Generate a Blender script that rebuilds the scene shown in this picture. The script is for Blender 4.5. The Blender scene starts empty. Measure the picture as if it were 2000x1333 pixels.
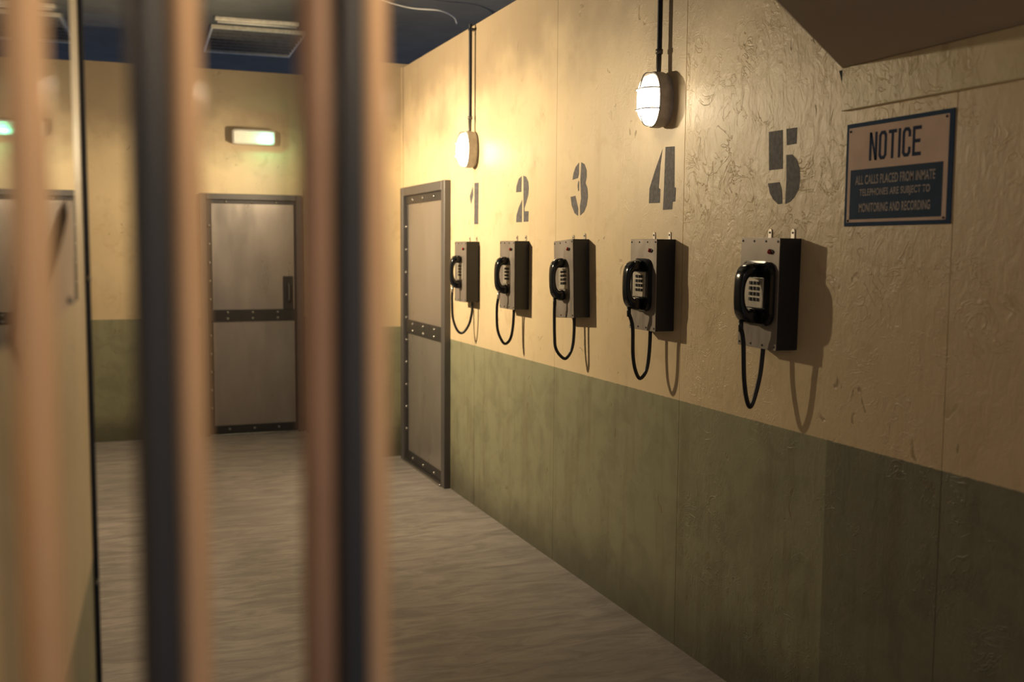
import bpy, bmesh, math, random
from mathutils import Vector, Matrix
random.seed(7)
S = bpy.context.scene
COL = S.collection
PI = math.pi

# ---------------------------------------------------------------- camera
YAW, PITCH, ROLL, EYE = 0.3741, -0.0886, 0.0070, 1.59
cam_d = bpy.data.cameras.new('camera')
cam = bpy.data.objects.new('camera', cam_d)
COL.objects.link(cam)
S.camera = cam
fwd = Vector((math.sin(YAW)*math.cos(PITCH), math.cos(YAW)*math.cos(PITCH), math.sin(PITCH)))
rgt = Vector((math.cos(YAW), -math.sin(YAW), 0))
upv = rgt.cross(fwd)
r2 = rgt*math.cos(ROLL) + upv*math.sin(ROLL)
u2 = -rgt*math.sin(ROLL) + upv*math.cos(ROLL)
M = Matrix((r2, u2, -fwd)).transposed().to_4x4()
M.translation = Vector((0, 0, EYE))
cam.matrix_world = M
cam_d.sensor_width = 36
cam_d.lens = 2026.45*36/2000
cam_d.clip_start = 0.02
cam_d.dof.use_dof = True
cam_d.dof.focus_distance = 4.2
cam_d.dof.aperture_fstop = 2.3

# ---------------------------------------------------------------- world and exposure
wd = bpy.data.worlds.new('world'); S.world = wd
wd.use_nodes = True
bg = wd.node_tree.nodes['Background']
bg.inputs[0].default_value = (0.74, 0.90, 1.22, 1)
bg.inputs[1].default_value = 0.14
S.view_settings.view_transform = 'Standard'
S.view_settings.look = 'None'
S.view_settings.gamma = 1
S.view_settings.use_curve_mapping = False
S.view_settings.exposure = 0.3
LAMP_COL = (1.0, 0.80, 0.51)
P_NEAR, P_FAR, P_LEFT, P_ALCOVE, P_FILL = 26, 34, 98, 27, 11

# ---------------------------------------------------------------- measures of the room
W = 2.103      # face of the right wall
DB = 8.977     # face of the back wall
DN = 7.624     # face of the return wall
XR = 1.60      # left end of the return wall
TOP = 2.925    # height of the set walls
DADO = 0.9977
CEIL = 3.40

# ---------------------------------------------------------------- helpers
def tag(o, label=None, cat=None, group=None, kind=None):
    if label: o['label'] = label
    if cat: o['category'] = cat
    if group: o['group'] = group
    if kind: o['kind'] = kind
    return o
def empty(name, loc, rz=0, rx=0):
    o = bpy.data.objects.new(name, None); COL.objects.link(o)
    o.location = loc; o.rotation_euler = (rx, 0, rz); o.empty_display_size = 0.05
    return o
def obj(name, bm, mat, parent=None, smooth=False, loc=None):
    me = bpy.data.meshes.new(name)
    bmesh.ops.recalc_face_normals(bm, faces=bm.faces)
    bm.to_mesh(me); bm.free()
    for m in (mat if isinstance(mat, (list, tuple)) else [mat]): me.materials.append(m)
    if smooth:
        for p in me.polygons: p.use_smooth = True
    o = bpy.data.objects.new(name, me); COL.objects.link(o)
    if parent: o.parent = parent
    if loc: o.location = loc
    return o
def inst(name, me, parent, loc, rot=(0, 0, 0)):
    o = bpy.data.objects.new(name, me); COL.objects.link(o)
    o.parent = parent; o.location = loc; o.rotation_euler = rot
    return o
def box(bm, a, b, bevel=0.0, seg=1):
    x0, y0, z0 = a; x1, y1, z1 = b
    v = [bm.verts.new(p) for p in ((x0,y0,z0),(x1,y0,z0),(x1,y1,z0),(x0,y1,z0),(x0,y0,z1),(x1,y0,z1),(x1,y1,z1),(x0,y1,z1))]
    f = [bm.faces.new([v[i] for i in q]) for q in ((0,3,2,1),(4,5,6,7),(0,1,5,4),(1,2,6,5),(2,3,7,6),(3,0,4,7))]
    if bevel:
        es = list({e for q in f for e in q.edges})
        bmesh.ops.bevel(bm, geom=es, offset=bevel, segments=seg, profile=0.5, affect='EDGES')
def boxes(name, lst, mat, parent=None, bevel=0.0):
    bm = bmesh.new()
    for a, b in lst: box(bm, a, b, bevel)
    return obj(name, bm, mat, parent)
def tube(bm, pts, r, n=12, caps=True):
    pts = [Vector(p) for p in pts]
    rings = []
    t0 = (pts[1]-pts[0]).normalized()
    ref = Vector((0, 0, 1)) if abs(t0.z) < .9 else Vector((1, 0, 0))
    nrm = (ref - t0*ref.dot(t0)).normalized()
    for i, p in enumerate(pts):
        t = (pts[min(i+1, len(pts)-1)] - pts[max(i-1, 0)]).normalized()
        nrm = (nrm - t*nrm.dot(t)).normalized()
        b = t.cross(nrm)
        rr = r[i] if isinstance(r, (list, tuple)) else r
        rings.append([bm.verts.new(p + (nrm*math.cos(2*PI*k/n) + b*math.sin(2*PI*k/n))*rr) for k in range(n)])
    for A, B in zip(rings, rings[1:]):
        for k in range(n): bm.faces.new((A[k], A[(k+1) % n], B[(k+1) % n], B[k]))
    if caps:
        bm.faces.new(rings[0][::-1]); bm.faces.new(rings[-1])
def spline(P, n=10):
    P = [Vector(p) for p in P]; out = []
    Q = [P[0]*2-P[1]] + P + [P[-1]*2-P[-2]]
    for i in range(1, len(Q)-2):
        a, b, c, d = Q[i-1:i+3]
        for k in range(n):
            t = k/n
            out.append(0.5*((2*b) + (c-a)*t + (2*a-5*b+4*c-d)*t*t + (3*b-a-3*c+d)*t**3))
    out.append(P[-1])
    return out
def prism_x(bm, poly, x0, x1):
    """polygon given in (y, z), extruded along x"""
    a = [bm.verts.new((x0, y, z)) for y, z in poly]
    b = [bm.verts.new((x1, y, z)) for y, z in poly]
    bm.faces.new(a); bm.faces.new(b[::-1])
    n = len(poly)
    for i in range(n): bm.faces.new((a[i], b[i], b[(i+1) % n], a[(i+1) % n]))
def superoval(w, h, n=40, e=2.6):
    out = []
    for k in range(n):
        t = 2*PI*k/n; c, s = math.cos(t), math.sin(t)
        out.append((w*abs(c)**(2/e)*(1 if c >= 0 else -1), h*abs(s)**(2/e)*(1 if s >= 0 else -1)))
    return out
def loft(bm, rings, cap0=True, cap1=True):
    R = [[bm.verts.new(p) for p in ring] for ring in rings]
    n = len(R[0])
    for A, B in zip(R, R[1:]):
        for k in range(n): bm.faces.new((A[k], A[(k+1) % n], B[(k+1) % n], B[k]))
    if cap0: bm.faces.new(R[0][::-1])
    if cap1: bm.faces.new(R[-1])

# ---------------------------------------------------------------- materials
class NT:
    def __init__(s, name):
        s.m = bpy.data.materials.new(name); s.m.use_nodes = True
        s.t = s.m.node_tree; s.n = s.t.nodes; s.l = s.t.links
        s.b = s.n['Principled BSDF']
    def add(s, kind, **kw):
        x = s.n.new(kind)
        for k, v in kw.items(): setattr(x, k, v)
        return x
    def set(s, node, key, v):
        if hasattr(v, 'is_output') or isinstance(v, bpy.types.NodeSocket): s.l.new(v, node.inputs[key])
        else: node.inputs[key].default_value = v
    def pos(s, scale=(1, 1, 1), loc=(0, 0, 0)):
        g = s.add('ShaderNodeNewGeometry'); mp = s.add('ShaderNodeMapping')
        s.l.new(g.outputs['Position'], mp.inputs[0]); mp.inputs['Scale'].default_value = scale; mp.inputs['Location'].default_value = loc
        return mp.outputs[0]
    def noise(s, vec, scale, detail=4, rough=.55, dist=0):
        x = s.add('ShaderNodeTexNoise'); s.l.new(vec, x.inputs['Vector'])
        x.inputs['Scale'].default_value = scale; x.inputs['Detail'].default_value = detail
        x.inputs['Roughness'].default_value = rough; x.inputs['Distortion'].default_value = dist
        return x.outputs['Fac']
    def ramp(s, fac, a, b, c0=0.0, c1=1.0):
        x = s.add('ShaderNodeMapRange'); s.l.new(fac, x.inputs['Value'])
        x.interpolation_type = 'SMOOTHSTEP'
        for k, v in zip(('From Min', 'From Max', 'To Min', 'To Max'), (a, b, c0, c1)): x.inputs[k].default_value = v
        return x.outputs['Result']
    def math(s, op, a, b=None):
        x = s.add('ShaderNodeMath', operation=op); s.set(x, 0, a)
        if b is not None: s.set(x, 1, b)
        return x.outputs[0]
    def mix(s, fac, a, b):
        x = s.add('ShaderNodeMix', data_type='RGBA')
        s.set(x, 0, fac)
        for i, v in ((6, a), (7, b)):
            if isinstance(v, bpy.types.NodeSocket): s.l.new(v, x.inputs[i])
            else: x.inputs[i].default_value = (*v, 1)
        return x.outputs[2]
    def bump(s, h, strength, dist):
        x = s.add('ShaderNodeBump'); s.l.new(h, x.inputs['Height'])
        x.inputs['Strength'].default_value = strength; x.inputs['Distance'].default_value = dist
        s.l.new(x.outputs[0], s.b.inputs['Normal'])
    def out(s, color=None, rough=None, metal=None, spec=None):
        if color is not None:
            if isinstance(color, bpy.types.NodeSocket): s.l.new(color, s.b.inputs['Base Color'])
            else: s.b.inputs['Base Color'].default_value = (*color, 1)
        if rough is not None: s.set(s.b, 'Roughness', rough)
        if metal is not None: s.b.inputs['Metallic'].default_value = metal
        if spec is not None: s.b.inputs['Specular IOR Level'].default_value = spec
        return s.m

def simple(name, color, rough=.5, metal=0, var=.12, scale=30, bump=0.0, spec=None):
    t = NT(name); v = t.pos()
    n = t.noise(v, scale, 3)
    f = t.ramp(n, .3, .7)
    c = t.mix(f, tuple(x*(1-var) for x in color), tuple(min(1, x*(1+var)) for x in color))
    if bump: t.bump(n, .4, bump)
    return t.out(c, rough, metal, spec)

YEL = (0.70, 0.55, 0.345)
OLV = (0.30, 0.29, 0.185)
def wall_paint(name, rough_from=None, bump=1.0, dado=True, yel=YEL, soot=True):
    """yellow paint over an olive dado; board texture, scuffs, stains, sooty top"""
    t = NT(name)
    v = t.pos()
    g = t.add('ShaderNodeSeparateXYZ'); t.l.new(v, g.inputs[0])
    X, Y, Z = g.outputs
    big = t.noise(v, 1.3, 4, .6)
    mid = t.noise(v, 7, 5, .6, .6)
    fine = t.noise(v, 38, 4, .6)
    y1 = t.mix(t.ramp(big, .35, .65), tuple(c*.92 for c in yel), tuple(min(1, c*1.05) for c in yel))
    y1 = t.mix(t.ramp(mid, .52, .76, 0, .45), y1, (0.48, 0.34, 0.17))
    # streaks that ran down the paint
    vs = t.pos((9, 9, .8))
    st = t.noise(vs, 1.6, 3, .5)
    y1 = t.mix(t.ramp(st, .58, .75, 0, .16), y1, (0.45, 0.29, 0.12))
    o1 = t.mix(t.ramp(mid, .4, .7), OLV, tuple(c*.78 for c in OLV))
    o1 = t.mix(t.ramp(st, .5, .72, 0, .35), o1, (0.17, 0.13, 0.07))
    if dado:
        # nearest boards: slight tone change, plus shade painted in below the line
        near_shade = t.ramp(Y, 2.638, 2.642, 1 if rough_from else 0, 0)
        o1 = t.mix(t.math('MULTIPLY', near_shade, .42), o1, (0.075, 0.072, 0.062))
        # dirt kicked up along the foot of the wall
        dn = t.math('ADD', t.math('MULTIPLY', big, .55), Z)
        o1 = t.mix(t.ramp(dn, .28, .62, .62, 0), o1, (0.035, 0.032, 0.028))
        edge = t.math('ADD', t.math('MULTIPLY', t.math('SUBTRACT', fine, .5), .006), Z)
        isY = t.ramp(edge, DADO-.0015, DADO+.0015)
        col = t.mix(isY, o1, y1)
    else:
        col = y1
    # chips and dents
    vv = t.pos((1, 1, .7))
    sp = t.noise(vv, 17, 2, .5, 1.2)
    patch = t.ramp(t.noise(v, 2.4, 2), .48, .62)
    dents = t.math('MULTIPLY', t.ramp(sp, .66, .74), patch)
    col = t.mix(t.math('MULTIPLY', dents, .55), col, (0.22, 0.14, 0.06))
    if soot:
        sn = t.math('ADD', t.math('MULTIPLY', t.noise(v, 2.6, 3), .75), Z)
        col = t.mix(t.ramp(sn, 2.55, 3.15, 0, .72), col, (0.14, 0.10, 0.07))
    # board texture: long flattened flakes and plaster ridges
    d1 = t.noise(v, 7.5, 3, .6, 1.6)
    ridge = t.math('ABSOLUTE', t.math('SUBTRACT', d1, .5))
    ridge = t.math('MULTIPLY', t.ramp(ridge, 0, .022, 1, 0), t.ramp(t.noise(v, 5, 2), .45, .6))
    lump = t.noise(t.pos((1, 1, .55)), 26, 4, .65, .8)
    h = t.math('ADD', t.math('MULTIPLY', lump, .9), t.math('MULTIPLY', ridge, .35))
    if rough_from is not None:
        amt = t.math('ADD', t.math('MULTIPLY', t.ramp(Y, rough_from-.004, rough_from+.004, 1, 0), .95), .22)
        amt = t.math('MULTIPLY', amt, t.ramp(t.noise(v, 1.7, 2), .36, .6, .25, 1))
        h = t.math('MULTIPLY', h, amt)
    else:
        h = t.math('MULTIPLY', h, .22)
    h = t.math('ADD', h, t.math('MULTIPLY', fine, .12))
    h = t.math('SUBTRACT', h, t.math('MULTIPLY', dents, .5))
    t.bump(h, .62*bump, .006)
    return t.out(col, .42, 0, .5)

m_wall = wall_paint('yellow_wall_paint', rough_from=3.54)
m_back = wall_paint('yellow_back_wall_paint', bump=.6)
m_board = wall_paint('board_paint', rough_from=99, dado=False, yel=(0.66, 0.55, 0.34), soot=False)
m_part = wall_paint('partition_paint', bump=.7, soot=False)

m_leftwall = simple('bounce_absorbing_charcoal', (0.045, 0.045, 0.05), .8, 0, .15, 3)  # unseen left wall coloured dark to absorb bounced light
def floor_mat():
    t = NT('worn_floor')
    v = t.pos((1.6, 5.5, 1))
    n = t.noise(v, 2.2, 6, .65, 1.0)
    b = t.noise(t.pos(), .9, 4)
    c = t.mix(t.ramp(n, .3, .7), (0.26, 0.235, 0.225), (0.46, 0.41, 0.385))
    c = t.mix(t.ramp(b, .35, .7, 0, .45), c, (0.24, 0.22, 0.21))
    t.bump(n, .35, .01)
    return t.out(c, .55, 0, .4)
m_floor = floor_mat()
m_ceil = simple('black_ceiling_paint', (0.10, 0.102, 0.11), .9, 0, .1, 4)
m_soffit = simple('brown_ceiling_board', (0.44, 0.38, 0.32), .75, 0, .04, 2)
m_dark = simple('dark_gap', (0.012, 0.014, 0.02), .9)
def steel(name, color, rough, metal, scale=6):
    t = NT(name); v = t.pos((1, 1, .35))
    n = t.noise(v, scale, 5, .6)
    c = t.mix(t.ramp(n, .35, .7), tuple(x*.88 for x in color), color)
    r = t.ramp(n, .3, .7, rough-.06, rough+.08)
    return t.out(c, r, metal)
m_door = steel('painted_steel_sheet', (0.41, 0.365, 0.335), .33, .6)
m_frame = steel('dark_grey_frame_paint', (0.115, 0.105, 0.105), .45, .2)
m_strap = steel('black_iron_strap', (0.060, 0.056, 0.058), .45, .5)
m_rivet = simple('worn_rivet_steel', (0.42, 0.40, 0.38), .3, .9)
m_plate = steel('scuffed_phone_steel', (0.29, 0.25, 0.22), .42, .45, 22)
m_side = steel('black_phone_housing', (0.030, 0.031, 0.036), .38, .3)
m_black = simple('glossy_black_plastic', (0.010, 0.011, 0.014), .14, 0)
m_cord = simple('black_armoured_cord', (0.016, 0.017, 0.02), .35, .2)
m_keypad = simple('brushed_keypad_plate', (0.50, 0.46, 0.40), .35, .6)
m_key = simple('dark_metal_key', (0.05, 0.05, 0.055), .4, .4)
m_red = simple('red_indicator_lens', (0.30, 0.02, 0.015), .25)
m_tab = simple('pale_steel_tab', (0.55, 0.50, 0.45), .35, .6)
m_stencil = simple('grey_stencil_paint', (0.085, 0.078, 0.085), .7, 0, .35, 60)
m_blue = simple('navy_sign_enamel', (0.028, 0.058, 0.12), .7, 0, .1, spec=.12)
m_cream = simple('cream_sign_enamel', (0.66, 0.50, 0.42), .7, 0, .06, 12, spec=.12)
m_bluefield = simple('slate_blue_sign_enamel', (0.035, 0.062, 0.11), .7, 0, .1, spec=.12)
m_ink = simple('sign_lettering_blue', (0.02, 0.035, 0.085), .7, 0, .05, spec=.12)
m_pale = simple('sign_lettering_pale', (0.40, 0.35, 0.33), .7, 0, .15, 80, spec=.12)
m_lampbody = simple('pale_lamp_casting', (0.50, 0.46, 0.43), .45, .1)
m_cage = simple('grey_lamp_wire', (0.30, 0.28, 0.27), .4, .6)
m_conduit = simple('black_conduit', (0.022, 0.024, 0.032), .4, .3)
m_coupler = simple('grey_conduit_coupler', (0.13, 0.12, 0.12), .4, .5)
m_white = simple('white_fitting_plastic', (0.72, 0.70, 0.66), .45, 0, .04)
m_slat = simple('grey_louvre_slat', (0.20, 0.20, 0.21), .5, .3)
m_batten = simple('cream_batten_enamel', (0.75, 0.70, 0.60), .4)
def bar_mat():
    t = NT('bronze_gate_bar')
    n = t.noise(t.pos((1, 1, .3)), 9, 3)
    c = t.mix(t.ramp(n, .35, .65), (0.50, 0.33, 0.20), (0.58, 0.39, 0.24))
    t.b.inputs['Coat Weight'].default_value = .35
    t.b.inputs['Coat Roughness'].default_value = .05
    return t.out(c, .55, .15)
m_bar = bar_mat()
m_rail_shade = steel('black_rail_and_shade_band', (0.035, 0.040, 0.052), .5, .2)
m_shade_brown = simple('brown_shade_band', (0.24, 0.15, 0.105), .5, .1, .08, 9)
def mirror_mat():
    t = NT('polished_observation_glass')
    n = t.noise(t.pos((1, 1, .5)), 1.5, 1)
    t.bump(n, .05, .01)
    return t.out((0.74, 0.74, 0.76), .03, 1)
m_mirror = mirror_mat()
m_paper = simple('peach_paper', (0.72, 0.55, 0.42), .8, 0, .05, 8)
m_redink = simple('red_band', (0.42, 0.10, 0.07), .7)
def glow(name, col, strength):
    t = NT(name)
    t.b.inputs['Base Color'].default_value = (.9, .85, .75, 1)
    t.b.inputs['Emission Color'].default_value = (*col, 1)
    t.b.inputs['Emission Strength'].default_value = strength
    return t.m
def lens_mat():
    # the bulb sits low behind the glass, so the top of the lens glows less
    t = NT('lit_lamp_lens')
    tc = t.add('ShaderNodeTexCoord'); sx = t.add('ShaderNodeSeparateXYZ')
    t.l.new(tc.outputs['Object'], sx.inputs[0])
    st = t.ramp(sx.outputs[2], .005, .07, 30, 2.2)
    t.b.inputs['Base Color'].default_value = (.9, .85, .75, 1)
    t.b.inputs['Emission Color'].default_value = (1.0, .82, .55, 1)
    t.l.new(st, t.b.inputs['Emission Strength'])
    return t.m
m_lens = lens_mat()
m_bulb = glow('lit_bulb_glass', (1.0, .72, .42), 20)
m_led = glow('green_led', (.12, 1.0, .55), 14)

# ---------------------------------------------------------------- the room shell
def struct(o): o['kind'] = 'structure'; return o
struct(boxes('floor', [((-2.2, -1.2, -.08), (W+.10, DB+.10, 0))], m_floor))
struct(boxes('ceiling', [((-6, -1.0, CEIL), (9, 19, CEIL+.06))], m_ceil))
# right wall: boards butted with fine joints on a backing
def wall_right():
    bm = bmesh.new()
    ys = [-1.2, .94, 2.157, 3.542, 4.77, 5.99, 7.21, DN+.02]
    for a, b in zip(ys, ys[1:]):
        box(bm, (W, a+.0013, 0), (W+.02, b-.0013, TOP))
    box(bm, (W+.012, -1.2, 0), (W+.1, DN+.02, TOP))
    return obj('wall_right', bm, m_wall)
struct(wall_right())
struct(boxes('wall_back', [((-.5, DB, 0), (XR+.02, DB+.1, TOP+.12))], m_back))
struct(boxes('wall_return', [((XR, DN, 0), (W+.1, DB+.1, TOP+.03))], m_back))
struct(boxes('wall_left', [((-.45, 2.35, 0), (-.36, DB, TOP+.1))], m_leftwall))
# partition beside the camera, running almost straight away from it
PX, PY, PS = -.0335, 2.10, .0485
def px(y): return PX + (y-PY)*PS
def partition():
    bm = bmesh.new()
    y0 = .35
    pts = [(px(y0), y0), (px(PY), PY), (-.45, PY), (-.45, y0)]
    a = [bm.verts.new((x, y, 0)) for x, y in pts]; b = [bm.verts.new((x, y, TOP)) for x, y in pts]
    bm.faces.new(a); bm.faces.new(b)
    for i in range(4): bm.faces.new((a[i], a[(i+1) % 4], b[(i+1) % 4], b[i]))
    return obj('wall_partition', bm, m_part)
struct(partition())
struct(boxes('wall_infill', [((-.45, PY, 0), (-.36, 2.36, TOP))], m_leftwall))
# low board ceiling over the camera, with a slanting free edge
def soffit():
    bm = bmesh.new()
    poly = [(W, 2.622), (1.393, 1.973), (-.55, .19), (-.55, -.15), (W, -.15)]
    a = [bm.verts.new((x, y, 2.141)) for x, y in poly]; b = [bm.verts.new((x, y, 2.18)) for x, y in poly]
    bm.faces.new(a); bm.faces.new(b)
    n = len(poly)
    for i in range(n): bm.faces.new((a[i], a[(i+1) % n], b[(i+1) % n], b[i]))
    return obj('ceiling_low', bm, m_soffit)
struct(soffit())
struct(boxes('trim_1', [((W-.016, -.15, 2.012), (W+.001, 2.607, 2.1405))], m_board, bevel=.002))
bm = bmesh.new(); prism_x(bm, [(2.634, 2.137), (2.608, 2.137), (2.608, 2.088), (2.612, 2.078), (2.619, 2.10)], W-.006, W+.002)
struct(obj('trim_2', bm, m_dark))
# the small square chase beside the far door corner
struct(boxes('trim_3', [((W-.012, DN-.035, 0), (W+.002, DN+.001, TOP))], m_back))

# partition: polished observation panel, painted edge strip, paper
def on_part(y, off=0.0): return (px(y)+off, y)
def part_quad(bm, y0, y1, z0, z1, o0, o1):
    v = []
    for o in (o0, o1):
        for y, z in ((y0, z0), (y1, z0), (y1, z1), (y0, z1)):
            v.append(bm.verts.new((px(y)+o, y, z)))
    for q in ((0,1,2,3),(7,6,5,4),(0,4,5,1),(1,5,6,2),(2,6,7,3),(3,7,4,0)): bm.faces.new([v[i] for i in q])
bm = bmesh.new(); part_quad(bm, .50, 1.88, 1.50, 2.80, -.002, .0015)
tag(obj('window_1', bm, m_mirror), 'polished observation panel set in the left partition', None, None, 'structure')
strip = empty('edge_strip', (px(PY), PY, 0))
bm = bmesh.new(); box(bm, (0, -.012, 0), (.009, .002, TOP), .001); obj('strip', bm, m_conduit, strip)
bm = bmesh.new(); bmesh.ops.create_uvsphere(bm, u_segments=12, v_segments=8, radius=.0055)
scr = bpy.data.meshes.new('screw'); bm.to_mesh(scr); bm.free(); scr.materials.append(m_rivet)
for z in (2.045, 1.53, .95, .35): inst('screw', scr, strip, (.006, -.013, z))
tag(strip, 'dark steel edge strip with screws on the end of the left partition', 'edge strip')
def paper():
    root = empty('paper_notice', (px(1.5), 1.5, 1.5))
    P = [(1.76, 1.50), (1.76, 1.665), (1.66, 1.64), (1.50, 1.585), (1.36, 1.53), (1.28, 1.495)]
    bm = bmesh.new()
    f = [bm.verts.new((px(y)-px(1.5)+.004+.006*math.sin((y-1.2)*5), y-1.5, z-1.5)) for y, z in P]
    b = [bm.verts.new((px(y)-px(1.5)+.003+.006*math.sin((y-1.2)*5), y-1.5, z-1.5)) for y, z in P]
    bm.faces.new(f); bm.faces.new(b[::-1])
    for i in range(len(P)): bm.faces.new((f[i], f[(i+1) % len(P)], b[(i+1) % len(P)], b[i]))
    obj('sheet', bm, m_paper, root)
    bm = bmesh.new()
    Q = [(1.36, 1.545), (1.28, 1.51), (1.12, 1.46), (1.05, 1.50), (1.12, 1.58), (1.24, 1.62)]
    f = [bm.verts.new((px(y)-px(1.5)+.004, y-1.5, z-1.5)) for y, z in Q]
    b = [bm.verts.new((px(y)-px(1.5)+.003, y-1.5, z-1.5)) for y, z in Q]
    bm.faces.new(f); bm.faces.new(b[::-1])
    for i in range(len(Q)): bm.faces.new((f[i], f[(i+1) % len(Q)], b[(i+1) % len(Q)], b[i]))
    tag(obj('red_corner', bm, m_redink, root), 'red corner of the notice')
    inst('pin', scr, root, (px(1.62)-px(1.5)+.010, .12, .012))
    tag(root, 'peach paper notice with a red corner pinned on the left partition', 'notice')
paper()

# ---------------------------------------------------------------- riveted steel doors
bm = bmesh.new(); bmesh.ops.create_uvsphere(bm, u_segments=14, v_segments=8, radius=.0115)
rv = bpy.data.meshes.new('rivet'); bm.to_mesh(rv); bm.free(); rv.materials.append(m_rivet)
for p in rv.polygons: p.use_smooth = True
def steel_door(name, label, loc, rz, w, h, fw, left_r, right_r, top_strap=True, handle=False):
    """local: x across (0..w), y toward the viewer, z up"""
    root = empty(name, loc, rz)
    F = .045; L = .016
    bm = bmesh.new()
    box(bm, (0, 0, 0), (fw, F, h), .004); box(bm, (w-fw, 0, 0), (w, F, h), .004); box(bm, (fw, 0, h-fw*.9), (w-fw, F, h), .004)
    obj('door_frame', bm, m_frame, root)
    a, b = fw, w-fw; t = h-fw*.9
    obj('steel_sheet', (lambda q: (box(q, (a, 0, 1.05), (b, L, t)), q)[1])(bmesh.new()), m_door, root)
    obj('steel_sheet', (lambda q: (box(q, (a, 0, .02), (b, L, .98)), q)[1])(bmesh.new()), m_door, root)
    sw = .045; T = L+.006
    for s in ('l', 'r'):
        x0, x1 = (a, a+sw*(1 if left_r > 0 else .4)) if s == 'l' else (b-sw*(1 if right_r > 0 else .3), b)
        if s == 'r' and right_r < 0: continue
        bm = bmesh.new(); box(bm, (x0, 0, .02), (x1, T, t), .0015); obj('strap', bm, m_strap, root)
        n = left_r if s == 'l' else right_r
        for k in range(n):
            z = .16 + (t-.3)*(k+.5)/n
            if abs(z-1.015) < .06: continue
            inst('rivet', rv, root, ((x0+x1)/2, T, z))
    for z0, z1, rows in ((t-.06 if top_strap else t-.03, t, 1), (.965, 1.065, 2), (.018, .085, 1)):
        bm = bmesh.new(); box(bm, (a+.002, 0, z0), (b-.002, T+.003, z1), .0015); obj('cross_strap', bm, m_strap, root)
        for f in (.22, .5, .78):
            for r in range(rows):
                z = (z0+z1)/2 if rows == 1 else z0 + (z1-z0)*(.25+.5*r)
                inst('rivet', rv, root, (a+(b-a)*f, T+.003, z))
    if handle:
        bm = bmesh.new(); box(bm, (a+.03, 0, 1.06), (a+.115, T+.006, 1.345), .003)
        hp = obj('lock_plate', bm, m_strap, root)
        bm = bmesh.new(); tube(bm, spline([(a+.07, T+.004, 1.13), (a+.07, T+.035, 1.14), (a+.07, T+.04, 1.2), (a+.07, T+.035, 1.27), (a+.07, T+.004, 1.28)], 6), .007, 10)
        obj('pull_handle', bm, m_frame, hp, True)
    bm = bmesh.new(); box(bm, (fw, 0, 0), (w-fw, .055, .016), .002); obj('threshold', bm, m_rivet, root)
    tag(root, label, None, None, 'structure')
    return root
steel_door('door_1', 'riveted grey steel door in the back wall with lock plate, under the emergency light', (1.585, DB, 0), PI, .85, 2.03, .055, -1, 11, False, True)
steel_door('door_2', 'riveted grey steel door in the right wall beside the first telephone', (W, 6.460, 0), PI/2, 1.076, 2.033, .07, 8, 10)

# ---------------------------------------------------------------- stencilled numbers
NUMS = {
'1':[[(6.025,1.969),(6.083,1.911),(6.058,1.859),(6.017,1.916)],[(5.997,1.987),(5.919,1.985),(5.926,1.737),(5.998,1.738)]],
'2':[[(5.229,1.981),(5.273,1.969),(5.305,1.931),(5.31,1.898),(5.233,1.896)],[(5.206,1.981),(5.168,1.974),(5.135,1.946),(5.127,1.91),(5.134,1.875),(5.165,1.834),(5.188,1.805),(5.183,1.792),(5.127,1.79),(5.131,1.735),(5.197,1.735)],[(5.221,1.855),(5.27,1.814),(5.302,1.773),(5.306,1.735),(5.222,1.734)]],
'3':[[(4.505,1.999),(4.542,1.981),(4.567,1.951),(4.576,1.922),(4.515,1.927),(4.503,1.947)],[(4.509,1.915),(4.518,1.892),(4.511,1.865),(4.501,1.867),(4.5,1.909)],[(4.48,1.999),(4.443,1.987),(4.42,1.957),(4.419,1.926),(4.43,1.9),(4.409,1.873),(4.402,1.836),(4.415,1.795),(4.442,1.765),(4.485,1.749),(4.489,1.793),(4.477,1.829),(4.482,1.866),(4.488,1.914)],[(4.596,1.842),(4.541,1.845),(4.525,1.815),(4.507,1.783),(4.508,1.748),(4.549,1.763),(4.582,1.801)]],
'4':[[(3.69,2.001),(3.618,1.997),(3.614,1.837),(3.602,1.834),(3.605,1.781),(3.625,1.78),(3.628,1.751),(3.701,1.751),(3.696,1.839)],[(3.714,1.994),(3.729,1.931),(3.739,1.841),(3.725,1.835),(3.727,1.78),(3.818,1.782),(3.816,1.841),(3.769,1.917)]],
'5':[[(2.994,1.99),(2.917,1.989),(2.91,1.861),(2.987,1.861)],[(2.897,1.99),(2.84,1.989),(2.84,1.937),(2.892,1.936)],[(2.893,1.905),(2.86,1.904),(2.835,1.885),(2.82,1.855),(2.816,1.822),(2.822,1.789),(2.842,1.765),(2.866,1.75),(2.891,1.744),(2.889,1.826)],[(2.991,1.817),(2.925,1.818),(2.913,1.794),(2.909,1.773),(2.908,1.746),(2.93,1.745),(2.959,1.762),(2.978,1.783)]],
}
WORD = {'1': 'one', '2': 'two', '3': 'three', '4': 'four', '5': 'five'}
for k, polys in NUMS.items():
    bm = bmesh.new()
    for poly in polys: prism_x(bm, poly, W-.0008, W+.0008)
    tag(obj('stencilled_number', bm, m_stencil), 'dark grey stencilled number %s painted on the yellow wall' % WORD[k], 'wall number', 'numbers stencilled above the telephones')

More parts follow.
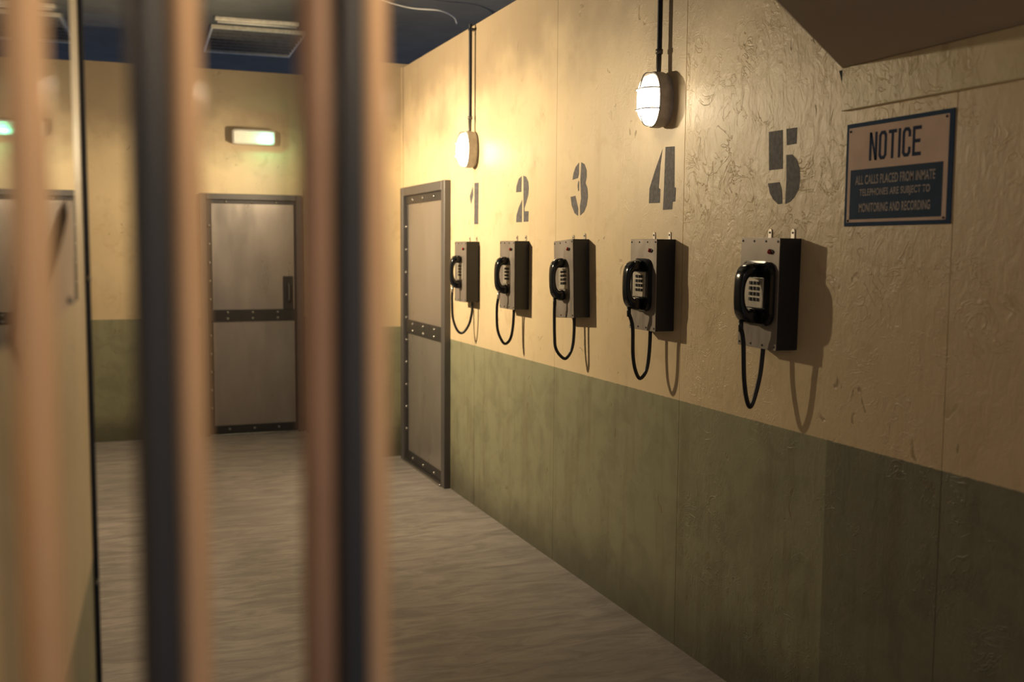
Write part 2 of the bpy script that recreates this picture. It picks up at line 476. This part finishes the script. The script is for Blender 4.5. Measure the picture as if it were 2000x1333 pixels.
# ---------------------------------------------------------------- wall telephones
def rbox_ring(x, w, h, r, zc, n=5, yc=0):
    out = []
    for cx, cz, a0 in ((w-r, h-r, 0), (-w+r, h-r, 90), (-w+r, -h+r, 180), (w-r, -h+r, 270)):
        for k in range(n):
            a = math.radians(a0 + 90*k/(n-1))
            out.append((x, yc+cx+r*math.cos(a), zc+cz+r*math.sin(a)))
    return out
ORD = {1: 'first', 2: 'second', 3: 'third', 4: 'fourth', 5: 'fifth'}
def telephone(num, yc, tilt, back, cord_pts, hw=.1075, hs_dy=0.0):
    """local x = out of the wall, y = toward the camera side, z up; origin at the box centre"""
    root = empty('wall_telephone', (W, yc, 1.45), PI)
    root.rotation_euler = (-tilt, 0, PI)
    D = .085; H = .182
    bm = bmesh.new(); box(bm, (0.0, -hw, -H), (D-.003, hw, H), .002)
    obj('housing', bm, m_side, root)
    bm = bmesh.new(); box(bm, (D-.003, -hw-.001, -H-.001), (D, hw+.001, H+.001), .001)
    pl = obj('front_plate', bm, m_plate, root)
    bm = bmesh.new()
    bmesh.ops.create_cone(bm, cap_ends=True, segments=10, radius1=.0042, radius2=.003, depth=.003, matrix=Matrix.Rotation(PI/2, 4, 'Y'))
    sm = bpy.data.meshes.new('screw'); bm.to_mesh(sm); bm.free(); sm.materials.append(m_strap)
    for y in (-.098, -.033, .033, .098):
        for z in (-H+.011, H-.011): inst('screw', sm, pl, (D+.001, y, z))
    # lit indicator in a dark bezel
    bm = bmesh.new()
    bmesh.ops.create_cone(bm, cap_ends=True, segments=16, radius1=.010, radius2=.0085, depth=.004, matrix=Matrix.Translation((D+.002, .066, .138)) @ Matrix.Rotation(PI/2, 4, 'Y') @ Matrix.Diagonal((.7, 1.3, 1, 1)))
    bz = obj('indicator_bezel', bm, m_side, root)
    bm = bmesh.new(); bmesh.ops.create_uvsphere(bm, u_segments=12, v_segments=8, radius=.0085, matrix=Matrix.Translation((D+.004, .060, .138)))
    obj('indicator_light', bm, m_red, root, True)
    # hanging tabs with their screw holes
    for y in (-.063, .063):
        bm = bmesh.new()
        prof = [(y-.009, H-.01), (y-.009, H+.022)] + [(y+.009*math.cos(a), H+.022+.009*math.sin(a)) for a in [PI-PI*k/8 for k in range(1, 8)]] + [(y+.009, H+.022), (y+.009, H-.01)]
        prism_x(bm, prof, .0005, .0035)
        tb = obj('hanging_tab', bm, m_tab, root)
        inst('screw', sm, tb, (.0045, y, H+.018))
    # black cradle surround
    base = D
    if back:
        hwid = back
        bm = bmesh.new()
        loft(bm, [rbox_ring(D-.001, hwid, .106, .042, 0, 7), rbox_ring(D+.010, hwid, .106, .042, 0, 7), rbox_ring(D+.016, hwid-.006, .100, .038, 0, 7)])
        obj('cradle_surround', bm, m_black, root, False)
        base = D+.016
    # keypad
    bm = bmesh.new(); box(bm, (base-.004, -.052, -.048), (base+.003, .052, .052), .0015)
    kp = obj('keypad', bm, m_keypad, root)
    bm = bmesh.new(); box(bm, (-.002, -.0062, -.0056), (.004, .0062, .0056), .001)
    km = bpy.data.meshes.new('key'); bm.to_mesh(km); bm.free(); km.materials.append(m_key)
    for r in range(4):
        for c in range(3): inst('key', km, kp, (base+.004, -.018+.0195*c+.003, .034-.018*r))
    # handset: two rounded ends on the plate, the grip standing off in front of the keypad
    path = [(base+.001, .074, .030, .023), (base+.018, .076, .031, .025), (base+.034, .075, .0305, .024), (base+.047, .064, .028, .018), (base+.056, .040, .0245, .012), (base+.059, .0, .023, .0105)]
    path = path + [(x, -z, a, b) for x, z, a, b in path[-2::-1]]
    path[-1] = (path[-1][0], -.074, .032, .026); path[-2] = (path[-2][0], -.077, .033, .028)
    rings = []
    for i, (x, z, a, b) in enumerate(path):
        x0, z0 = path[max(i-1, 0)][:2]; x1, z1 = path[min(i+1, len(path)-1)][:2]
        t = Vector((x1-x0, 0, z1-z0)).normalized(); nn = Vector((-t.z, 0, t.x))
        ring = []
        for u, v in superoval(a, b, 20, 3.2): ring.append(Vector((x, hs_dy, z)) + Vector((0, u, 0)) + nn*v)
        rings.append(ring)
    bm = bmesh.new(); loft(bm, rings)
    hs = obj('handset', bm, m_black, root, True)
    md = hs.modifiers.new('sub', 'SUBSURF'); md.levels = 2; md.render_levels = 2
    # cord with a pale collar under the handset
    pts = spline(cord_pts, 12)
    bm = bmesh.new(); tube(bm, pts, .0076, 10); cd = obj('cord', bm, m_cord, root, True)
    p0 = Vector(cord_pts[0])
    bm = bmesh.new(); tube(bm, [p0+Vector((0, 0, .022)), p0+Vector((0, 0, .004)), p0+Vector((0, 0, -.016))], [.0075, .0085, .0075], 12)
    obj('cord_collar', bm, m_tab if num < 3 else m_cord, root, True)
    tag(root, 'steel wall telephone with black handset, %s from the far door, below number %s' % (ORD[num], WORD[str(num)]), 'telephone', 'row of wall telephones')
telephone(1, 6.010, 0.0, None, [(.132, -.01, -.112), (.134, -.01, -.17), (.132, .0, -.28), (.112, .025, -.355), (.085, .05, -.370), (.055, .075, -.32), (.040, .085, -.25), (.035, .085, -.178)])
telephone(2, 5.222, 0.0, None, [(.132, .0, -.112), (.134, -.02, -.18), (.130, -.02, -.29), (.112, -.005, -.352), (.09, .0, -.372), (.062, .0, -.345), (.048, .0, -.28), (.042, .0, -.178)])
telephone(3, 4.480, -.055, None, [(.132, .0, -.112), (.130, -.010, -.17), (.130, -.010, -.27), (.126, -.008, -.325), (.105, .0, -.363), (.08, .01, -.375), (.052, .015, -.33), (.042, .018, -.26), (.040, .018, -.178)])
telephone(4, 3.703, 0.0, .076, [(.146, .0, -.112), (.128, .0, -.17), (.124, .0, -.28), (.112, .0, -.345), (.090, .0, -.380), (.062, .0, -.350), (.050, .0, -.28), (.046, .0, -.178)])
telephone(5, 2.908, .018, .094, [(.148, .0, -.112), (.136, .0, -.165), (.128, .0, -.28), (.116, .0, -.350), (.100, .0, -.382), (.083, .0, -.350), (.064, .0, -.27), (.056, .0, -.178)])

# ---------------------------------------------------------------- notice sign
sign = empty('notice_sign', (W, 2.590, 1.665), PI)       # local y = across to the right, x out of the wall
SW, SH = .428, .305
def q(u0, v0, u1, v1, x0, x1, mat, name, bev=.0):
    bm = bmesh.new(); box(bm, (x0, u0*SW, v0*SH), (x1, u1*SW, v1*SH), bev); return obj(name, bm, mat, sign)
q(0, 0, 1, 1, 0, .004, m_blue, 'backing_plate', .0008)
q(.028, .038, .962, .958, .002, .0048, m_cream, 'cream_panel')
q(.058, .066, .925, .548, .003, .0054, m_bluefield, 'blue_panel')
def strokes(bm, segs, u0, v0, cw, ch, t, x0, x1):
    for kind, *a in segs:
        if kind == 'r':
            a0, b0_, a1, b1_ = a
            box(bm, (x0, u0+a0*cw, v0+b0_*ch), (x1, u0+a1*cw, v0+b1_*ch))
        else:
            n = len(a[0]); pts = [(u0+p[0]*cw, v0+p[1]*ch) for p in a[0]]
            prism_x(bm, pts, x0, x1)
T = .30; V = .125
CO = .09
LET = {
 'N': [('r', 0, 0, T, 1), ('r', 1-T, 0, 1, 1), ('p', [(T*.2, 1), (T, 1), (1-T*.2, 0), (1-T, 0)])],
 'O': [('p', [(0, V*1.1), (T, V*1.6), (T, 1-V*1.6), (0, 1-V*1.1)]), ('p', [(1-T, V*1.6), (1, V*1.1), (1, 1-V*1.1), (1-T, 1-V*1.6)]),
       ('p', [(0, V*1.1), (.25, 0), (.75, 0), (1, V*1.1), (1-T, V*1.6), (1-T-.08, V), (T+.08, V), (T, V*1.6)]), ('p', [(0, 1-V*1.1), (T, 1-V*1.6), (T+.08, 1-V), (1-T-.08, 1-V), (1-T, 1-V*1.6), (1, 1-V*1.1), (.75, 1), (.25, 1)])],
 'T': [('r', 0, 1-V, 1, 1), ('r', .5-T/2, 0, .5+T/2, 1-V)],
 'I': [('r', 0, 0, T, 1)],
 'C': [('p', [(0, V*1.1), (T, V*1.6), (T, 1-V*1.6), (0, 1-V*1.1)]), ('p', [(1-T, .33), (1-T, V*1.6), (1, V*1.1), (1, .33)]), ('p', [(1-T, .67), (1, .67), (1, 1-V*1.1), (1-T, 1-V*1.6)]),
       ('p', [(0, V*1.1), (.25, 0), (.75, 0), (1, V*1.1), (1-T, V*1.6), (1-T-.08, V), (T+.08, V), (T, V*1.6)]), ('p', [(0, 1-V*1.1), (T, 1-V*1.6), (T+.08, 1-V), (1-T-.08, 1-V), (1-T, 1-V*1.6), (1, 1-V*1.1), (.75, 1), (.25, 1)])],
 'E': [('r', 0, 0, T, 1), ('r', T, 0, 1, V), ('r', T, 1-V, 1, 1), ('r', T, .5-V/2, .9, .5+V/2)],
}
bm = bmesh.new()
u = .240*SW; gap = .0062; cw = .0335; ch = .268*SH
for ch_ in 'NOTICE':
    strokes(bm, LET[ch_], u, .623*SH, cw, ch, T, .0045, .0052)
    u += (cw*T if ch_ == 'I' else cw) + gap
obj('heading_lettering', bm, m_ink, sign)
def text_line(txt, u0, u1, v0, v1, name='small_lettering'):
    cu = bpy.data.curves.new('lettering', 'FONT'); cu.body = txt; cu.size = 1; cu.offset = .018; cu.space_character = 1.06
    to = bpy.data.objects.new('lettering', cu); COL.objects.link(to)
    bpy.context.view_layer.update()
    dg = bpy.context.evaluated_depsgraph_get()
    me = bpy.data.meshes.new_from_object(to.evaluated_get(dg))
    bpy.data.objects.remove(to); bpy.data.curves.remove(cu)
    xs = [v.co.x for v in me.vertices]; ys = [v.co.y for v in me.vertices]
    ax, bx_, ay, by = min(xs), max(xs), min(ys), max(ys)
    for v in me.vertices:
        a = (v.co.x-ax)/(bx_-ax); b = (v.co.y-ay)/(by-ay)
        v.co = ((.0057), (u0+(u1-u0)*a)*SW, (v0+(v1-v0)*b)*SH)
    me.materials.clear(); me.materials.append(m_pale)
    o = bpy.data.objects.new(name, me); COL.objects.link(o); o.parent = sign
text_line('ALL CALLS PLACED FROM INMATE', .112, .862, .400, .490)
text_line('TELEPHONES ARE SUBJECT TO', .158, .822, .270, .358)
text_line('MONITORING AND RECORDING', .157, .828, .134, .220)
for uu, vv in ((.045, .925), (.94, .935), (.945, .055), (.045, .055)):
    bm = bmesh.new(); bmesh.ops.create_uvsphere(bm, u_segments=10, v_segments=6, radius=.0038, matrix=Matrix.Translation((.005, uu*SW, vv*SH)))
    obj('screw', bm, m_strap, sign, True)
tag(sign, 'blue and cream NOTICE sign about monitored calls screwed to the right wall', 'sign')

# ---------------------------------------------------------------- caged bulkhead lamps
def bulkhead(loc, rz, label, power, spread=140):
    """local x = out of the wall"""
    root = empty('bulkhead_lamp', loc, rz)
    a, b = .074, .110
    def ring(x, k): return [(x, y, z) for y, z in superoval(a*k, b*k, 40, 2.3)]
    bm = bmesh.new()
    loft(bm, [ring(0, .93), ring(.012, .96), ring(.024, 1.0), ring(.058, 1.0), ring(.064, .97), ring(.064, .92), ring(.056, .90)], True, True)
    obj('lamp_housing', bm, m_lampbody, root, False)
    bm = bmesh.new()
    loft(bm, [ring(.057, .89), ring(.070, .89), ring(.086, .84), ring(.098, .72), ring(.105, .52), ring(.108, .25)], True, True)
    obj('lens', bm, m_lens, root, True)
    cage = None
    bm = bmesh.new()
    tube(bm, spline([(.060, 0, b*.95), (.096, 0, b*.86), (.116, 0, b*.3), (.117, 0, 0), (.116, 0, -b*.3), (.096, 0, -b*.86), (.060, 0, -b*.95)], 6), .0030, 8)
    for z in (.36, -.36):
        yy = a*.88
        tube(bm, spline([(.060, -yy*1.03, b*z), (.092, -yy*.92, b*z), (.114, -yy*.5, b*z), (.117, 0, b*z), (.114, yy*.5, b*z), (.092, yy*.92, b*z), (.060, yy*1.03, b*z)], 6), .0030, 8)
    obj('wire_cage', bm, m_cage, root, True)
    tag(root, label, 'wall lamp', 'oval bulkhead lamps')
    ld = bpy.data.lights.new('lamp_light', 'AREA'); ld.shape = 'ELLIPSE'; ld.size = .11; ld.size_y = .18
    ld.energy = power; ld.color = LAMP_COL; ld.spread = math.radians(spread)
    lo = bpy.data.objects.new('lamp_light', ld); COL.objects.link(lo); lo.parent = root
    lo.location = (.1095, 0, -.02)
    # area light shines along its local -z: turn that to +x of the lamp
    lo.rotation_euler = (0, -PI/2, 0)
    ld.size, ld.size_y = .12, .08
    return root
Y2, Y1, ZL = 3.702, 5.995, 2.185
bulkhead((W, Y2, ZL), PI, 'lit oval caged wall lamp above number four, the one nearer the camera', P_NEAR)
bulkhead((W, Y1, ZL), PI, 'lit oval caged wall lamp above number one beside the far door', P_FAR)
bulkhead((-.36, 6.25, 2.45), 0, 'oval caged lamp on the left wall across from the telephones', P_LEFT)
bulkhead((XR, 7.96, 2.26), PI, 'oval caged lamp on the side of the return wall beside the back door', P_ALCOVE, 175)
def fill(loc):  # added lamp, out of view, to light the gate bars
    root = empty('fill_lamp', loc)
    bm = bmesh.new(); tube(bm, [(0, 0, .05), (0, 0, 2.141-loc[2])], .004, 8); obj('flex', bm, m_conduit, root)
    bm = bmesh.new()
    rg = lambda z, r: [(r*math.cos(2*PI*k/32), r*math.sin(2*PI*k/32), z) for k in range(32)]
    loft(bm, [rg(-.005, .085), rg(.03, .05), rg(.05, .018), rg(.06, .014), rg(.062, .012), rg(.048, .010), rg(.028, .045), rg(-.005, .082)], False, False)
    obj('lamp_shade', bm, m_strap, root, True)
    bm = bmesh.new(); bmesh.ops.create_uvsphere(bm, u_segments=20, v_segments=12, radius=.022, matrix=Matrix.Translation((0, 0, -.004)))
    obj('bulb', bm, m_bulb, root, True)
    ld = bpy.data.lights.new('fill_light', 'POINT'); ld.energy = P_FILL; ld.color = (1, .72, .42); ld.shadow_soft_size = .03
    lo = bpy.data.objects.new('fill_light', ld); COL.objects.link(lo); lo.parent = root; lo.location = (0, 0, -.04)
    tag(root, 'small shaded pendant lamp added under the low board ceiling to light the gate bars', 'pendant lamp')
fill((.40, .22, 1.97))
def conduit(y, label):
    root = empty('conduit', (W, y, ZL+.10))
    bm = bmesh.new(); tube(bm, [(-.030, 0, .085), (-.030, 0, .0852), (-.030, 0, TOP-ZL-.1002), (-.030, 0, TOP-ZL-.10)], .0105, 14); obj('pipe', bm, m_conduit, root, True)
    bm = bmesh.new(); tube(bm, [(-.034, 0, -.004), (-.032, 0, .02), (-.031, 0, .082)], .0105, 14)
    tube(bm, [(-.031, 0, .080), (-.030, 0, .098)], .0145, 14); obj('coupler', bm, m_coupler, root, True)
    for z in (TOP-ZL-.13,):
        bm = bmesh.new(); box(bm, (-.032, -.022, z-.006), (0.001, .022, z+.006), .002); box(bm, (-.042, -.012, z-.006), (-.018, .012, z+.006), .002)
        obj('saddle', bm, m_conduit, root)
    tag(root, label, 'conduit', 'conduits above the wall lamps')
conduit(Y2, 'black conduit rising from the nearer wall lamp')
conduit(Y1, 'black conduit rising from the wall lamp beside the far door')

# ---------------------------------------------------------------- emergency light over the back door
em = empty('emergency_light', (1.005, DB, 2.435))
EW, EH = .352, .125
bm = bmesh.new()
def er(y, k): return [(EW/2+p, y, EH/2+r) for p, r in superoval(EW/2-k, EH/2-k, 36, 9)]
loft(bm, [er(0, .012), er(-.03, .006), er(-.045, .006)]); obj('backplate', bm, m_white, em)
bm = bmesh.new(); loft(bm, [er(-.045, .0), er(-.095, .002), er(-.108, .014)]); df = obj('diffuser', bm, m_white, em)
for z in (.030, .048, .066, .084, .102):
    bm = bmesh.new(); box(bm, (.022, -.1105, z-.004), (EW-.022, -.106, z+.004), .001); obj('rib', bm, m_white, df)
bm = bmesh.new(); bmesh.ops.create_uvsphere(bm, u_segments=14, v_segments=8, radius=.011, matrix=Matrix.Translation((EW-.075, -.112, .030)))
tag(obj('indicator_led', bm, m_led, em, True), 'glowing green indicator')
tag(em, 'white oblong emergency light with a green indicator above the back door', 'emergency light')
ll = bpy.data.lights.new('led_light', 'POINT'); ll.energy = 1.0; ll.color = (.1, 1, .5); ll.shadow_soft_size = .01
lo = bpy.data.objects.new('led_light', ll); COL.objects.link(lo); lo.parent = em; lo.location = (EW-.075, -.150, .034)

# ---------------------------------------------------------------- ceiling fittings
lv = empty('louvred_ceiling_light', (0.86, 8.95, CEIL))
LW, LD = .78, 1.12
bm = bmesh.new()
box(bm, (0, 0, -.032), (LW, .02, 0), .003); box(bm, (0, LD-.03, -.032), (LW, LD, 0), .003)
box(bm, (0, .02, -.032), (.018, LD-.03, 0), .003); box(bm, (LW-.018, .02, -.032), (LW, LD-.03, 0), .003)
obj('fitting_frame', bm, m_batten, lv)
for k in range(7):
    y = .14 + k*.14
    bm = bmesh.new(); box(bm, (.018, y, -.030), (LW-.018, y+.012, -.004), .002); obj('louvre', bm, m_slat, lv)
lv.rotation_euler = (0, 0, -.03)
tag(lv, 'louvred square light fitting hanging under the dark ceiling', 'ceiling light')
bt = empty('batten_light', (0.86, 8.62, CEIL))
bm = bmesh.new(); box(bm, (0, 0, -.030), (.66, .05, 0), .006); obj('batten_body', bm, m_batten, bt)
bm = bmesh.new(); tube(bm, [(.02, .025, -.039), (.64, .025, -.039)], .010, 12); obj('tube', bm, m_white, bt, True)
bt.rotation_euler = (0, 0, -.03)
tag(bt, 'slim cream batten light in front of the louvred fitting', 'ceiling light')
bm = bmesh.new()
tube(bm, spline([(1.55, 7.30, CEIL-.005), (1.80, 7.27, 3.33), (2.08, 7.33, 3.30), (2.30, 7.33, 3.30), (2.44, 7.44, 3.29), (2.52, 7.60, 3.28)], 10), .0055, 8)
tag(obj('loose_cable', bm, m_white, None, True), 'thin white cable hanging loose under the dark ceiling', 'cable')

# ---------------------------------------------------------------- cell gate in front of the camera
gate = empty('cell_gate', (.05, .65, 0))  # black and brown bars put the shaded sides of the gate bars into colour
for x, y, r, mt, nm, lb in ((-.0880, 0, .0118, m_bar, 'bar', None), (-.0235, -.004, .0120, m_rail_shade, 'bar', 'black bar for a shaded band'), (-.0035, .006, .0104, m_bar, 'bar', None),
                    (.0745, .0, .0112, m_shade_brown, 'bar', 'brown bar for a shaded band'), (.0935, -.010, .0095, m_rail_shade, 'bar', 'black bar for a shaded band'), (.1105, .006, .0106, m_bar, 'bar', None)):
    bm = bmesh.new(); tube(bm, [(x, y, .05), (x, y, .0505), (x, y, 2.0695), (x, y, 2.07)], r, 64)
    o = obj(nm, bm, mt, gate, True)
    if lb: o['label'] = lb
for z0, z1 in ((0.0, .06), (2.06, 2.12)):
    bm = bmesh.new(); box(bm, (-.13, -.025, z0), (.125, .022, z1), .003); obj('rail', bm, m_rail_shade, gate)
tag(gate, 'bronze bars of the cell gate with dark bars for their shaded sides, blurred close to the camera', 'gate')
